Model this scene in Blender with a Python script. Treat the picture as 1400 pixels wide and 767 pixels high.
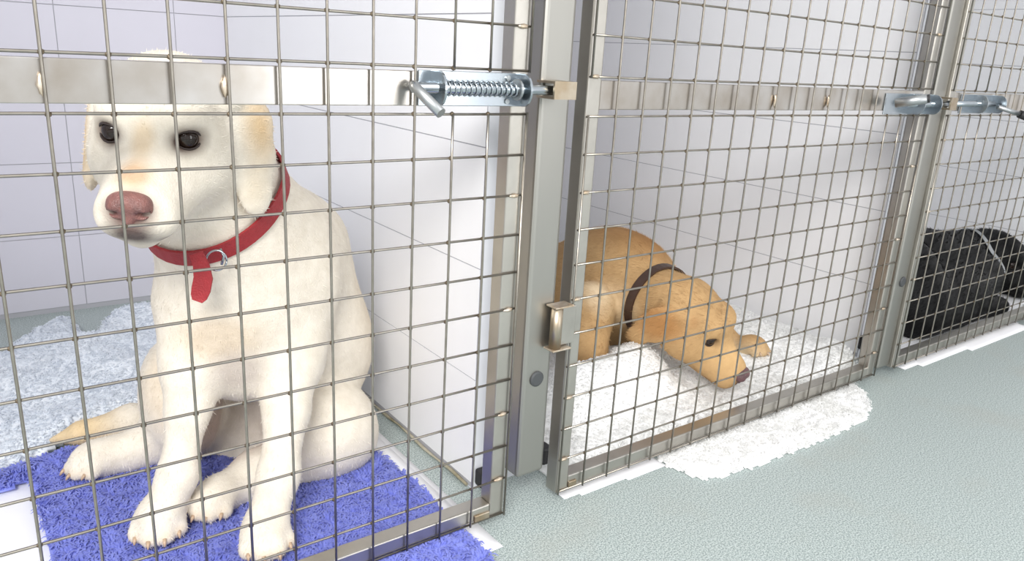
import bpy, bmesh, math, random
import numpy as np
from mathutils import Vector, Matrix

for o in list(bpy.data.objects):
    bpy.data.objects.remove(o, do_unlink=True)
SC = bpy.context.scene
COL = SC.collection
random.seed(7)
RNG = np.random.default_rng(7)

# ------------------------------------------------------------------ camera
# X runs along the row of gates, Y runs into the kennels, Z is up, floor at 0
FOC = 1034.302                                  # focal length in pixels of a 1400 px wide frame
RC = np.array([[0.80794, -0.58681, 0.05371],    # camera right
               [-0.12744, -0.26292, -0.95636],  # camera down
               [0.57533, 0.76583, -0.28721]])   # camera forward
CC = np.array([-0.0691, -0.7569, 0.6596])
cam_data = bpy.data.cameras.new('camera')
cam = bpy.data.objects.new('camera', cam_data)
COL.objects.link(cam)
cam_data.sensor_width = 36.0
cam_data.lens = FOC * 36.0 / 1400.0
cam_data.clip_start = 0.02
_u, _s, _v = np.linalg.svd(RC)
RC = _u @ _v
m = Matrix.Identity(4)
for i in range(3):
    m[i][0] = RC[0][i]
    m[i][1] = -RC[1][i]
    m[i][2] = -RC[2][i]
    m[i][3] = CC[i]
cam.matrix_world = m
SC.camera = cam

# ------------------------------------------------------------------ light
world = bpy.data.worlds.new('world')
SC.world = world
world.use_nodes = True
bg = world.node_tree.nodes['Background']
bg.inputs[0].default_value = (0.985, 0.985, 1.0, 1)
bg.inputs[1].default_value = 0.62


def area(name, loc, target, sx, sy, power, color=(1, 1, 1)):
    l = bpy.data.lights.new(name, 'AREA')
    l.shape = 'RECTANGLE'
    l.size, l.size_y = sx, sy
    l.energy = power
    l.color = color
    o = bpy.data.objects.new(name, l)
    COL.objects.link(o)
    o.location = loc
    o.rotation_euler = (Vector(target) - Vector(loc)).to_track_quat('-Z', 'Y').to_euler()
    return o


area('flash_bounce_light', (-1.05, -1.75, 1.9), (0.6, 0.3, 0.35), 1.2, 0.9, 56, (1.0, 0.99, 0.97))  # unseen key standing in for bounced flash, strengthened to brighten the partitions
area('window_light', (1.5, -2.4, 0.95), (0.35, 0.0, 0.6), 0.6, 1.4, 9, (0.98, 0.99, 1.0))

SC.view_settings.view_transform = 'Standard'
SC.view_settings.look = 'None'
SC.view_settings.gamma = 1.0
SC.view_settings.use_curve_mapping = False
SC.view_settings.exposure = 0.80


def P(px, py, Y):
    """world point seen at photo pixel (px, py) at depth plane Y"""
    d = RC.T @ np.array([(px - 700) / FOC, (py - 383.5) / FOC, 1.0])
    return CC + d * ((Y - CC[1]) / d[1])


def G(px, py, Z=0.0):
    """world point seen at photo pixel (px, py) on the level Z"""
    d = RC.T @ np.array([(px - 700) / FOC, (py - 383.5) / FOC, 1.0])
    return CC + d * ((Z - CC[2]) / d[2])


# ------------------------------------------------------------------ materials
def srgb(r, g, b):
    f = lambda c: (c / 255 / 12.92) if c / 255 <= 0.04045 else ((c / 255 + 0.055) / 1.055) ** 2.4
    return (f(r), f(g), f(b), 1)


def mat(name, color, rough=0.5, metal=0.0, noise=0.0, nscale=40, bump=0.0, bscale=200, stretch=None,
        color2=None, attr=False, sheen=0.0, spec=0.5, sss=0.0):
    mt = bpy.data.materials.new(name)
    mt.use_nodes = True
    nt = mt.node_tree
    b = nt.nodes['Principled BSDF']
    b.inputs['Roughness'].default_value = rough
    b.inputs['Metallic'].default_value = metal
    b.inputs['Specular IOR Level'].default_value = spec
    if sheen:
        b.inputs['Sheen Weight'].default_value = sheen
        b.inputs['Sheen Roughness'].default_value = 0.6
    if sss:
        b.inputs['Subsurface Weight'].default_value = sss
        b.inputs['Subsurface Radius'].default_value = (0.02, 0.012, 0.008)
        b.inputs['Subsurface Scale'].default_value = 0.3
    tc = nt.nodes.new('ShaderNodeTexCoord')
    mp = nt.nodes.new('ShaderNodeMapping')
    nt.links.new(tc.outputs['Object'], mp.inputs['Vector'])
    if stretch:
        mp.inputs['Scale'].default_value = stretch
    src = None
    if attr:
        at = nt.nodes.new('ShaderNodeAttribute')
        at.attribute_name = 'fur'
        src = at.outputs['Color']
    if noise > 0:
        n = nt.nodes.new('ShaderNodeTexNoise')
        n.inputs['Scale'].default_value = nscale
        n.inputs['Detail'].default_value = 5
        nt.links.new(mp.outputs[0], n.inputs['Vector'])
        mx = nt.nodes.new('ShaderNodeMix')
        mx.data_type = 'RGBA'
        if src is not None:
            mx.blend_type = 'MULTIPLY'
            mx.inputs['Factor'].default_value = 1.0
            rp = nt.nodes.new('ShaderNodeValToRGB')
            rp.color_ramp.elements[0].position = 0.3
            rp.color_ramp.elements[1].position = 0.7
            lo = 1 - noise
            rp.color_ramp.elements[0].color = (lo, lo * 0.985, lo * 0.96, 1)
            rp.color_ramp.elements[1].color = (1, 1, 1, 1)
            nt.links.new(n.outputs['Fac'], rp.inputs[0])
            nt.links.new(src, mx.inputs['A'])
            nt.links.new(rp.outputs[0], mx.inputs['B'])
        else:
            rp = nt.nodes.new('ShaderNodeMapRange')
            rp.inputs['From Min'].default_value = 0.5 - 0.25
            rp.inputs['From Max'].default_value = 0.5 + 0.25
            nt.links.new(n.outputs['Fac'], rp.inputs['Value'])
            nt.links.new(rp.outputs[0], mx.inputs['Factor'])
            c2 = color2 or tuple(c * (1 - noise) for c in color[:3]) + (1,)
            mx.inputs['A'].default_value = color
            mx.inputs['B'].default_value = c2
        src = mx.outputs['Result']
    if src is not None:
        nt.links.new(src, b.inputs['Base Color'])
    else:
        b.inputs['Base Color'].default_value = color
    if bump > 0:
        n2 = nt.nodes.new('ShaderNodeTexNoise')
        n2.inputs['Scale'].default_value = bscale
        n2.inputs['Detail'].default_value = 3
        nt.links.new(mp.outputs[0], n2.inputs['Vector'])
        bp = nt.nodes.new('ShaderNodeBump')
        bp.inputs['Strength'].default_value = bump
        bp.inputs['Distance'].default_value = 0.004
        nt.links.new(n2.outputs['Fac'], bp.inputs['Height'])
        nt.links.new(bp.outputs[0], b.inputs['Normal'])
    return mt


def floor_material():
    mt = bpy.data.materials.new('speckled_vinyl')
    mt.use_nodes = True
    nt = mt.node_tree
    b = nt.nodes['Principled BSDF']
    b.inputs['Roughness'].default_value = 0.42
    tc = nt.nodes.new('ShaderNodeTexCoord')
    n = nt.nodes.new('ShaderNodeTexNoise')
    n.inputs['Scale'].default_value = 430
    n.inputs['Detail'].default_value = 2
    nt.links.new(tc.outputs['Object'], n.inputs['Vector'])
    r = nt.nodes.new('ShaderNodeValToRGB')
    cr = r.color_ramp
    cr.elements[0].position = 0.40
    cr.elements[0].color = srgb(132, 143, 142)
    cr.elements[1].position = 0.60
    cr.elements[1].color = srgb(190, 199, 197)
    e = cr.elements.new(0.5)
    e.color = srgb(165, 177, 175)
    nt.links.new(n.outputs['Fac'], r.inputs[0])
    # faint brown wear with a shape of its own
    n2 = nt.nodes.new('ShaderNodeTexNoise')
    n2.inputs['Scale'].default_value = 5.5
    n2.inputs['Detail'].default_value = 6
    nt.links.new(tc.outputs['Object'], n2.inputs['Vector'])
    mr = nt.nodes.new('ShaderNodeMapRange')
    mr.inputs['From Min'].default_value = 0.55
    mr.inputs['From Max'].default_value = 0.75
    mr.inputs['To Max'].default_value = 0.35
    nt.links.new(n2.outputs['Fac'], mr.inputs['Value'])
    mx = nt.nodes.new('ShaderNodeMix')
    mx.data_type = 'RGBA'
    nt.links.new(mr.outputs[0], mx.inputs['Factor'])
    nt.links.new(r.outputs[0], mx.inputs['A'])
    mx.inputs['B'].default_value = srgb(164, 161, 150)
    nt.links.new(mx.outputs['Result'], b.inputs['Base Color'])
    bp = nt.nodes.new('ShaderNodeBump')
    bp.inputs['Strength'].default_value = 0.03
    bp.inputs['Distance'].default_value = 0.002
    nt.links.new(n.outputs['Fac'], bp.inputs['Height'])
    nt.links.new(bp.outputs[0], b.inputs['Normal'])
    return mt


M = {}
M['floor'] = floor_material()
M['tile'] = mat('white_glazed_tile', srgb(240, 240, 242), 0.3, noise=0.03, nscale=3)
M['back_tile'] = mat('shade_toned_tile', srgb(208, 206, 216), 0.35, noise=0.03, nscale=3)  # darker lilac puts the back wall's shade into the tile colour
M['joint'] = mat('tile_joint', srgb(172, 172, 178), 0.8)
M['plaster'] = mat('white_wall_paint', srgb(228, 230, 236), 0.6, noise=0.04, nscale=6)
M['steel'] = mat('brushed_steel', srgb(196, 192, 184), 0.4, 1.0, noise=0.22, nscale=14, bump=0.05, bscale=160)
M['post'] = mat('post_steel', srgb(172, 170, 164), 0.42, 1.0, noise=0.15, nscale=7, stretch=(1, 1, 0.25))
M['bar'] = mat('stained_flat_steel', srgb(206, 204, 201), 0.28, 1.0, noise=0.5, nscale=16,
               color2=srgb(166, 156, 143), stretch=(1, 1, 1))
M['wire'] = mat('wire_steel', srgb(166, 160, 150), 0.34, 1.0, noise=0.3, nscale=60)
M['weld'] = mat('weld_metal', srgb(120, 108, 92), 0.55, 1.0)
M['bead'] = mat('weld_bead_metal', srgb(220, 212, 200), 0.4, 0.8, noise=0.4, nscale=90, color2=srgb(176, 150, 116))
M['rust'] = mat('heat_stained_steel', srgb(184, 174, 158), 0.42, 1.0, noise=0.4, nscale=40, color2=srgb(160, 140, 112))
M['zinc'] = mat('zinc_plated_steel', srgb(178, 186, 192), 0.24, 1.0, noise=0.12, nscale=50)
M['zinc_dull'] = mat('dull_zinc', srgb(180, 183, 184), 0.42, 1.0, noise=0.1, nscale=50)
M['black'] = mat('black_rubber', srgb(34, 34, 36), 0.55)
M['plug'] = mat('grey_plastic_plug', srgb(66, 68, 70), 0.5)
M['paper'] = mat('white_pad_paper', srgb(240, 240, 243), 0.8, noise=0.03, nscale=20)
M['blue'] = mat('blue_fleece', srgb(110, 120, 208), 0.95, noise=0.35, nscale=45, color2=srgb(144, 154, 232), sheen=0.3, spec=0.1)
M['white_fleece'] = mat('white_fleece', srgb(250, 250, 250), 0.95, noise=0.1, nscale=14, color2=srgb(240, 240, 238), spec=0.1)
M['bluish_fleece'] = mat('pale_fleece', srgb(238, 242, 247), 0.95, noise=0.15, nscale=10, color2=srgb(226, 232, 240), spec=0.1)
M['skin_fur'] = mat('dog_coat', (1, 1, 1, 1), 0.8, noise=0.12, nscale=55, bump=0.25, bscale=420, attr=True, spec=0.2)
M['hair'] = mat('dog_hair', (1, 1, 1, 1), 0.7, attr=True, spec=0.2)
M['black_fur'] = mat('black_dog_coat', (1, 1, 1, 1), 0.5, noise=0.3, nscale=40, bump=0.4, bscale=260, attr=True, spec=0.2)
M['eye'] = mat('dog_eye', srgb(34, 22, 16), 0.1, spec=0.5)
M['iris'] = mat('dog_iris', srgb(70, 44, 28), 0.12)
M['nose_pink'] = mat('pinkish_nose', srgb(150, 102, 94), 0.34, noise=0.5, nscale=70, color2=srgb(92, 64, 62), bump=0.4, bscale=600)
M['nose_dark'] = mat('dark_pink_nose', srgb(120, 84, 86), 0.36, noise=0.5, nscale=90, color2=srgb(60, 46, 48), bump=0.4, bscale=600)
M['collar'] = mat('red_webbing', srgb(158, 40, 46), 0.6, noise=0.2, nscale=120, bump=0.4, bscale=500)
M['collar_brown'] = mat('dark_brown_leather', srgb(74, 54, 44), 0.5, noise=0.3, nscale=60)
M['claw'] = mat('horn_claw', srgb(186, 160, 134), 0.4)
M['lip'] = mat('dark_lip', srgb(50, 38, 34), 0.5)


def let_light_through(mt, amount):
    nt = mt.node_tree
    b = nt.nodes['Principled BSDF']
    out = nt.nodes['Material Output']
    tr = nt.nodes.new('ShaderNodeBsdfTranslucent')
    mx = nt.nodes.new('ShaderNodeMixShader')
    mx.inputs[0].default_value = amount
    src = b.inputs['Base Color'].links[0].from_socket
    nt.links.new(src, tr.inputs['Color'])
    nt.links.new(b.outputs[0], mx.inputs[1])
    nt.links.new(tr.outputs[0], mx.inputs[2])
    nt.links.new(mx.outputs[0], out.inputs['Surface'])


for k_ in ('white_fleece', 'bluish_fleece', 'blue'):
    M[k_ + '_pile'] = M[k_].copy()
    let_light_through(M[k_ + '_pile'], 0.4 if k_ != 'blue' else 0.25)


# ------------------------------------------------------------------ mesh helpers
def tag(o, label=None, cat=None, group=None, kind=None):
    if label: o['label'] = label
    if cat: o['category'] = cat
    if group: o['group'] = group
    if kind: o['kind'] = kind
    return o


def empty(name, loc=(0, 0, 0)):
    o = bpy.data.objects.new(name, None)
    o.empty_display_size = 0.05
    COL.objects.link(o)
    o.location = loc
    return o


def link(name, me, material=None, parent=None, smooth=False):
    o = bpy.data.objects.new(name, me)
    COL.objects.link(o)
    if material is not None and len(me.materials) == 0:
        me.materials.append(material)
    if parent is not None:
        o.parent = parent
        o.matrix_parent_inverse = Matrix.Translation(-Vector(parent.location)) if parent.type == 'EMPTY' else Matrix.Translation(-Vector(wloc(parent)))
    if smooth:
        for p in me.polygons:
            p.use_smooth = True
    return o


def wloc(o):
    v = Vector(o.location)
    return v


def raw(name, verts, faces, material=None, parent=None, smooth=False):
    me = bpy.data.meshes.new(name)
    me.from_pydata([tuple(map(float, v)) for v in verts], [], faces)
    me.update()
    return link(name, me, material, parent, smooth)


def bm_obj(name, bm, material, parent=None, smooth=False):
    me = bpy.data.meshes.new(name)
    bm.normal_update()
    bm.to_mesh(me)
    bm.free()
    return link(name, me, material, parent, smooth)


def bm_box(bm, x0, x1, y0, y1, z0, z1, bev=0.0, seg=2):
    g = bmesh.ops.create_cube(bm, size=1.0)
    vs = g['verts']
    for v in vs:
        v.co = Vector(((x0 + x1) / 2 + v.co.x * (x1 - x0), (y0 + y1) / 2 + v.co.y * (y1 - y0), (z0 + z1) / 2 + v.co.z * (z1 - z0)))
    if bev > 0:
        es = list({e for v in vs for e in v.link_edges})
        bmesh.ops.bevel(bm, geom=es, offset=bev, segments=seg, affect='EDGES', profile=0.5)
    return vs


def box(name, x0, x1, y0, y1, z0, z1, material, parent=None, bev=0.0, seg=2):
    bm = bmesh.new()
    bm_box(bm, x0, x1, y0, y1, z0, z1, bev, seg)
    return bm_obj(name, bm, material, parent)


def tube_mesh(pts, rads, n=8, cap=True):
    """verts, faces of a tube through pts"""
    pts = [np.array(p, float) for p in pts]
    if not hasattr(rads, '__len__'):
        rads = [rads] * len(pts)
    verts, faces = [], []
    up = None
    for i, p in enumerate(pts):
        a = pts[max(i - 1, 0)]
        b = pts[min(i + 1, len(pts) - 1)]
        t = b - a
        t = t / (np.linalg.norm(t) + 1e-12)
        if up is None:
            up = np.array([0, 0, 1.0]) if abs(t[2]) < 0.9 else np.array([1.0, 0, 0])
        s = np.cross(t, up)
        s /= np.linalg.norm(s) + 1e-12
        up = np.cross(s, t)
        for k in range(n):
            a_ = 2 * math.pi * k / n
            verts.append(p + rads[i] * (math.cos(a_) * s + math.sin(a_) * up))
    for i in range(len(pts) - 1):
        for k in range(n):
            k2 = (k + 1) % n
            faces.append((i * n + k, i * n + k2, (i + 1) * n + k2, (i + 1) * n + k))
    if cap:
        faces.append(tuple(range(n))[::-1])
        faces.append(tuple((len(pts) - 1) * n + k for k in range(n)))
    return verts, faces


def tube(name, pts, rads, material, parent=None, n=8, smooth=True):
    v, f = tube_mesh(pts, rads, n)
    me = bpy.data.meshes.new(name)
    me.from_pydata([tuple(map(float, q)) for q in v], [], f)
    bm = bmesh.new()
    bm.from_mesh(me)
    bmesh.ops.recalc_face_normals(bm, faces=bm.faces)
    bm.to_mesh(me)
    bm.free()
    if smooth:
        for p in me.polygons:
            p.use_smooth = len(p.vertices) == 4
    return link(name, me, material, parent)


# ------------------------------------------------------------------ setting
ZT0, PITCH, TW = 0.012, 0.174, 0.25     # first tile course, course height, tile width
BACK = 1.27
FRONT = 0.105
WALLS = [(-0.60, 'wall_left'), (0.52, 'wall_centre'), (1.63, 'wall_right'), (2.75, 'wall_far_right')]
WT = 0.10
HT = ZT0 + 10 * PITCH

fl = raw('floor', [(-2.5, -3.2, 0), (5, -3.2, 0), (5, 1.6, 0), (-2.5, 1.6, 0)], [(0, 1, 2, 3)], M['floor'])
tag(fl, kind='structure')

wb = box('wall_back', -2.5, 5.0, BACK + 0.004, BACK + 0.12, 0, HT, M['joint'])
tag(wb, kind='structure')


cl = box('shade_roof', -2.5, 5.0, FRONT, BACK + 0.12, HT + 0.001, HT + 0.05, M['plaster'])  # unseen roof added to block overhead light and darken the kennel backs
tag(cl, kind='structure')


def tile_mesh(name, w, h, axis):
    bm = bmesh.new()
    t = 0.003
    if axis == 'x':      # face looks to -Y
        bm_box(bm, -w / 2, w / 2, -t / 2, t / 2, -h / 2, h / 2)
    else:                # face looks to -X
        bm_box(bm, -t / 2, t / 2, -w / 2, w / 2, -h / 2, h / 2)
    me = bpy.data.meshes.new(name)
    bm.to_mesh(me)
    bm.free()
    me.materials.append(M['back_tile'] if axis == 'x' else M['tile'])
    return me


JW = 0.0018
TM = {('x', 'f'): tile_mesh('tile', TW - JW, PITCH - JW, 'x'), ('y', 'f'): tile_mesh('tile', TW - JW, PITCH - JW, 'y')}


def put_tile(me, loc, parent):
    o = bpy.data.objects.new(me.name.split('.')[0], me)
    COL.objects.link(o)
    o.parent = parent
    o.location = loc
    return o


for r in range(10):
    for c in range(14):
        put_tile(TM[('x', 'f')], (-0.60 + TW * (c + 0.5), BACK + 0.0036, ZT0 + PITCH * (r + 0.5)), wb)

for x, nm in WALLS:
    w = box(nm, x + 0.003, x + WT, FRONT, BACK + 0.002, 0.0, HT, M['plaster'])
    tag(w, kind='structure')
    if nm == 'wall_left':
        continue
    n = 1
    yw = (BACK - FRONT - 0.004) / n
    key = ('y', nm)
    for r in range(10):
        for c in range(n):
            if key not in TM:
                TM[key] = tile_mesh('panel', yw - JW, PITCH - JW, 'y')
            put_tile(TM[key], (x + 0.0022, FRONT + 0.001 + yw * (c + 0.5), ZT0 + PITCH * (r + 0.5)), w)
    # joint-grey strip behind the tiles
    box('joint_backing', x + 0.0016, x + 0.0035, FRONT + 0.001, BACK, 0.004, HT - 0.002, M['joint'], w)
    # worn sealant along the foot of the wall
    pts = []
    for k in range(26):
        y = FRONT + 0.01 + (BACK - FRONT - 0.02) * k / 25
        pts.append((x - 0.001, y, 0.005 + 0.002 * math.sin(k * 1.7)))
    tube('sealant', pts, [0.0026 + 0.0008 * math.sin(k * 2.3) for k in range(26)],
         mat('aged_sealant_' + nm, srgb(196, 190, 172), 0.8, noise=0.8, nscale=30, color2=srgb(120, 112, 84)), w, n=6)

# ------------------------------------------------------------------ gates
RP = 0.0508
WR = 0.00155


def zrow(r, base=0.640, band=0.0):
    return base - RP * r + (band if r <= 0 else 0)


def weld_mesh():
    bm = bmesh.new()
    bmesh.ops.create_icosphere(bm, subdivisions=1, radius=0.0031)
    v = [tuple(q.co) for q in bm.verts]
    f = [tuple(q.index for q in fc.verts) for fc in bm.faces]
    bm.free()
    return np.array(v), f


WV, WF = weld_mesh()


def gate(name, label, x_l, x_r, col_x, base, bolt_cols, top_row=-16, sw=0.024, zb=0.020, cut=None, beads=()):
    t = empty(name, ((x_l + x_r) / 2, 0.012, zb))
    tag(t, label, 'gate', 'wire kennel gates in a row')
    ztop = zrow(top_row, base) + 0.03
    Y0, Y1 = 0.0032, 0.0275
    # frame
    box('stile', x_l, x_l + sw, Y0, Y1, zb, ztop, M['steel'], t, 0.002)
    box('stile', x_r - sw, x_r, Y0, Y1, zb, ztop, M['steel'], t, 0.002)
    box('rail', x_l + sw, x_r - sw, Y0, Y1, zb + 0.003, zb + 0.024, M['steel'], t, 0.002)
    box('rail', x_l + sw, x_r - sw, Y0, Y1, ztop - 0.024, ztop, M['steel'], t, 0.002)
    zb0, zb1 = zrow(1, base) + 0.0085, zrow(0, base) - 0.0045
    box('cross_bar', x_l + sw, x_r - sw, Y0 + 0.0005, Y0 + 0.012, zb0, zb1, M['bar'], t, 0.001)
    # wires: each one is a part
    rows = list(range(top_row, 12))
    wob = lambda s: 0.0
    zlow = zb + 0.001
    for k, x in enumerate(col_x):
        segs = [(zlow, ztop - 0.004)]
        if cut and cut[0] <= x <= cut[1]:
            segs = [(zlow, zrow(1, base)), (zrow(0, base), ztop - 0.004)]
        for a, b in segs:
            n = 9
            pts = []
            for q in range(n + 1):
                z = a + (b - a) * q / n
                pts.append((x + 0.0006 * math.sin(z * 7 + k * 1.3), -0.0015, z))
            tube('vertical_wire', pts, WR, M['wire'], t, 7)
    wx0, wx1 = x_l + 0.001, x_r - 0.001
    for r in rows:
        z = zrow(r, base)
        pts = []
        n = 8
        for q in range(n + 1):
            x = wx0 + (wx1 - wx0) * q / n
            pts.append((x, 0.0014, z + 0.0006 * math.sin(x * 6 + r * 1.9)))
        tube('horizontal_wire', pts, WR, M['wire'], t, 7)
    # selvedge wires along the frame edges and at the bottom
    for x in (x_l + 0.0015, x_r - 0.0015):
        for a, b in ((zlow, zrow(1, base) + 0.002), (zrow(0, base) - 0.002, ztop - 0.004)):
            tube('edge_wire', [(x, -0.0015, a), (x, -0.0015, b)], WR, M['wire'], t, 7)
    tube('edge_wire', [(wx0, 0.0014, zb + 0.003), (wx1, 0.0014, zb + 0.003)], WR, M['wire'], t, 7)
    # weld knots at the crossings, too small to pick apart
    V, F = [], []
    for x in col_x:
        for r in rows:
            if cut and cut[0] <= x <= cut[1] and False:
                continue
            o = len(V)
            c = np.array([x, 0.0, zrow(r, base)])
            V.extend((WV * [1, 0.8, 1] + c).tolist())
            F.extend([tuple(i + o for i in f) for f in WF])
    w = raw('weld_knots', V, F, M['weld'], t)
    tag(w, kind='stuff')
    # weld beads to the frame
    for (x, z, horiz) in beads:
        bm = bmesh.new()
        bmesh.ops.create_icosphere(bm, subdivisions=2, radius=1)
        sx, sz = (0.0075, 0.0028) if horiz else (0.0028, 0.010)
        for v in bm.verts:
            j = 1 + 0.25 * math.sin(v.co.x * 5 + v.co.z * 7 + x * 90)
            v.co = Vector((x + v.co.x * sx * j, 0.0008 + v.co.y * 0.0024, z + v.co.z * sz * j))
        bm_obj('weld_bead', bm, M['bead'], t, True)
    return t


beads1 = [(0.496, zrow(r), True) for r in (-4, -1.0, 3, 6, 9, 11)] + [(-0.003, 0.613, False), (0.147, 0.614, False)]
g1 = gate('kennel_gate', 'steel wire kennel gate in front of the sitting cream dog, sprung bolt at its right',
          -0.545, 0.509, [0.05 * i for i in range(-10, 10)], 0.640, None, cut=(0.39, 0.46), beads=beads1)
b2 = 0.6365
beads2 = [(0.617, zrow(r, b2), True) for r in (0, 3, 6, 9, 11)] + [(1.498, zrow(r, b2), True) for r in (-2, 3, 6, 9, 11)] + \
         [(0.6578 + 0.05 * 7, 0.61, False), (0.6578 + 0.05 * 10, 0.61, False)]
g2 = gate('kennel_gate', 'steel wire kennel gate in front of the lying golden dog, hinged on the middle post',
          0.607, 1.513, [0.6578 + 0.05 * j for j in range(0, 17)], b2, None, cut=(1.34, 1.47), beads=beads2)
g3 = gate('kennel_gate', 'steel wire kennel gate in front of the black dog at the right edge',
          1.596, 2.62, [1.646 + 0.05 * j for j in range(0, 19)], 0.636, None, cut=(1.68, 1.79), beads=[(1.606, zrow(2, .636), True), (1.606, zrow(5, .636), True), (1.606, zrow(8, .636), True)])

# heat-stained corners on the bottom rails
for g, x in ((g1, 0.47), (g2, 0.633)):
    box('corner_weld', x - 0.012 if g is g1 else x - 0.002, x + 0.014, 0.0005, 0.004, 0.0225, 0.034, M['rust'], g, 0.0015)


def ring_x(name, x0, x1, cy, cz, r, material, parent, n=20, sq=1.0, y0=None):
    """disc standing across X"""
    v, f = tube_mesh([(x0, cy, cz), (x1, cy, cz)], r, n)
    return raw(name, v, f, material, parent)


def slide_bolt(g, xp0, xp1, zc, rod0, rod1, fl1, fl2, hnd, hpts, spring=True, tip=None, cap=None):
    """a sprung slide bolt: the plate is the part, the rest are its pieces"""
    YP = 0.0035
    b = box('slide_bolt', xp0, xp1, YP - 0.0025, YP, zc - 0.0205, zc + 0.0185, M['zinc'], g, 0.0008)
    YR = -0.011
    for k, x in enumerate((fl1, fl2)):
        bm = bmesh.new()
        # flange: half-round plate standing out of the plate
        pr = [(0.0, -0.019), (0.0, 0.019)]
        n = 14
        prof = [(YP, zc - 0.0195), (YP, zc + 0.0185)]
        for q in range(n + 1):
            a = math.pi / 2 - math.pi * q / n
            prof.append((YR - 0.004 - 0.015 * math.cos(a), zc - 0.0005 + 0.019 * math.sin(a)))
        th = 0.0028
        va = [bm.verts.new((x - th / 2, y, z)) for y, z in prof]
        vb = [bm.verts.new((x + th / 2, y, z)) for y, z in prof]
        bm.faces.new(va)
        bm.faces.new(vb[::-1])
        for q in range(len(prof)):
            q2 = (q + 1) % len(prof)
            bm.faces.new((va[q], vb[q], vb[q2], va[q2]))
        bmesh.ops.recalc_face_normals(bm, faces=bm.faces)
        bm_obj('flange', bm, M['zinc'], b)
    tube('bolt_rod', [(rod0, YR, zc), (rod1 - 0.003, YR, zc), (rod1, YR, zc)], [0.0058, 0.0058, 0.0045], M['zinc'], b, 14)
    if spring:
        a0, a1 = sorted((fl1, fl2))
        a0 += 0.002
        a1 -= 0.010
        turns = 15
        pts = []
        for q in range(turns * 12 + 1):
            a = 2 * math.pi * q / 12
            pts.append((a0 + (a1 - a0) * q / (turns * 12), YR + 0.0078 * math.cos(a), zc + 0.0078 * math.sin(a)))
        tube('spring', pts, 0.0013, M['zinc'], b, 6)
        ring_x('washer', a1, a1 + 0.003, YR, zc, 0.0125, M['zinc_dull'], b)
        # rivets on the plate
        for x in (fl1 + 0.008, fl2 - 0.014):
            for dz in (-0.0145, 0.0125):
                v, f = tube_mesh([(x, YP - 0.0024, zc + dz), (x, YP - 0.0045, zc + dz)], 0.0032, 10)
                raw('rivet', v, f, M['zinc_dull'], b)
    h = tube('handle', hpts, hnd, M['zinc_dull'], b, 16)
    if cap:
        tube('dark_bore', cap, hnd * 0.92, M['black'], b, 14)  # black plug stands in for the dark inside of the open tube
    if tip:
        tube('handle_grip', tip, 0.0085, M['black'], b, 12)
    return b


ZB = 0.6185
slide_bolt(g1, 0.356, 0.502, ZB, 0.342, 0.556, 0.3735, 0.491, 0.0060,
           [(0.3465, -0.006, ZB + 0.002), (0.3455, -0.012, ZB), tuple(P(603, 155, -0.045))])
hA = P(1224, 141, -0.014)
hB = P(1268, 135, -0.062)
dB = (hB - hA) / np.linalg.norm(hB - hA)
slide_bolt(g2, 1.345, 1.508, 0.608, 1.40, 1.560, 1.435, 1.500, 0.0085, [tuple(hA), tuple(hB)], spring=False,
           cap=[tuple(hB - dB * 0.004), tuple(hB + dB * 0.004)])
hC = P(1364, 146, -0.02)
hD = P(1394, 156, -0.05)
hE = P(1412, 163, -0.068)
slide_bolt(g3, 1.645, 1.80, 0.610, 1.562, 1.775, 1.70, 1.79, 0.0050, [tuple(hC), tuple(hD)], spring=False,
           tip=[tuple(hD), tuple(hE)])

# hinge of the middle gate
hg = tube('hinge', [(0.5775, -0.004, 0.268), (0.5775, -0.004, 0.328)], 0.0085, M['rust'], g2, 16)
box('hinge_leaf', 0.580, 0.612, -0.005, 0.003, 0.270, 0.326, M['steel'], hg, 0.001)
for z in (0.2665, 0.3295):
    box('hinge_washer', 0.567, 0.600, -0.014, 0.008, z - 0.0012, z + 0.0012, M['bead'], hg, 0.0005)


# ------------------------------------------------------------------ posts
def post(label, x0, x1, yf, z0, catch, plug, foot):
    t = empty('steel_post', ((x0 + x1) / 2, yf + 0.025, 0))
    tag(t, label, 'post', 'steel posts between the gates')
    box('post_tube', x0, x1, yf, yf + 0.05, z0, 1.50, M['post'], t, 0.006, 3)
    cx0, cx1, cz0, cz1 = catch
    # bolt catch: a short open tube welded to the face of the post
    bm = bmesh.new()
    yb, yfr = yf + 0.002, -0.024
    bm_box(bm, cx0, cx1, yfr, yfr + 0.003, cz0, cz1)
    bm_box(bm, cx0, cx1, yfr + 0.003, yb, cz1 - 0.003, cz1)
    bm_box(bm, cx0, cx1, yfr + 0.003, yb, cz0, cz0 + 0.003)
    c = bm_obj('bolt_catch', bm, M['rust'], t)
    v, f = [], []
    px_, pz_, pr = plug
    n = 20
    for a_, (yy, rr) in enumerate(((yf + 0.001, pr), (yf - 0.002, pr), (yf - 0.0035, pr * 0.8))):
        for k in range(n):
            a = 2 * math.pi * k / n
            v.append((px_ + rr * math.cos(a), yy, pz_ + rr * math.sin(a)))
    for a_ in range(2):
        for k in range(n):
            f.append((a_ * n + k, a_ * n + (k + 1) % n, (a_ + 1) * n + (k + 1) % n, (a_ + 1) * n + k))
    f.append(tuple(2 * n + k for k in range(n)))
    raw('plug', v, f, M['plug'], t)
    for fx0, fx1, fy0, fy1, fz0, fz1 in foot:
        box('rubber_foot', fx0, fx1, fy0, fy1, fz0, fz1, M['black'], t, 0.004)
    return t


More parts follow.
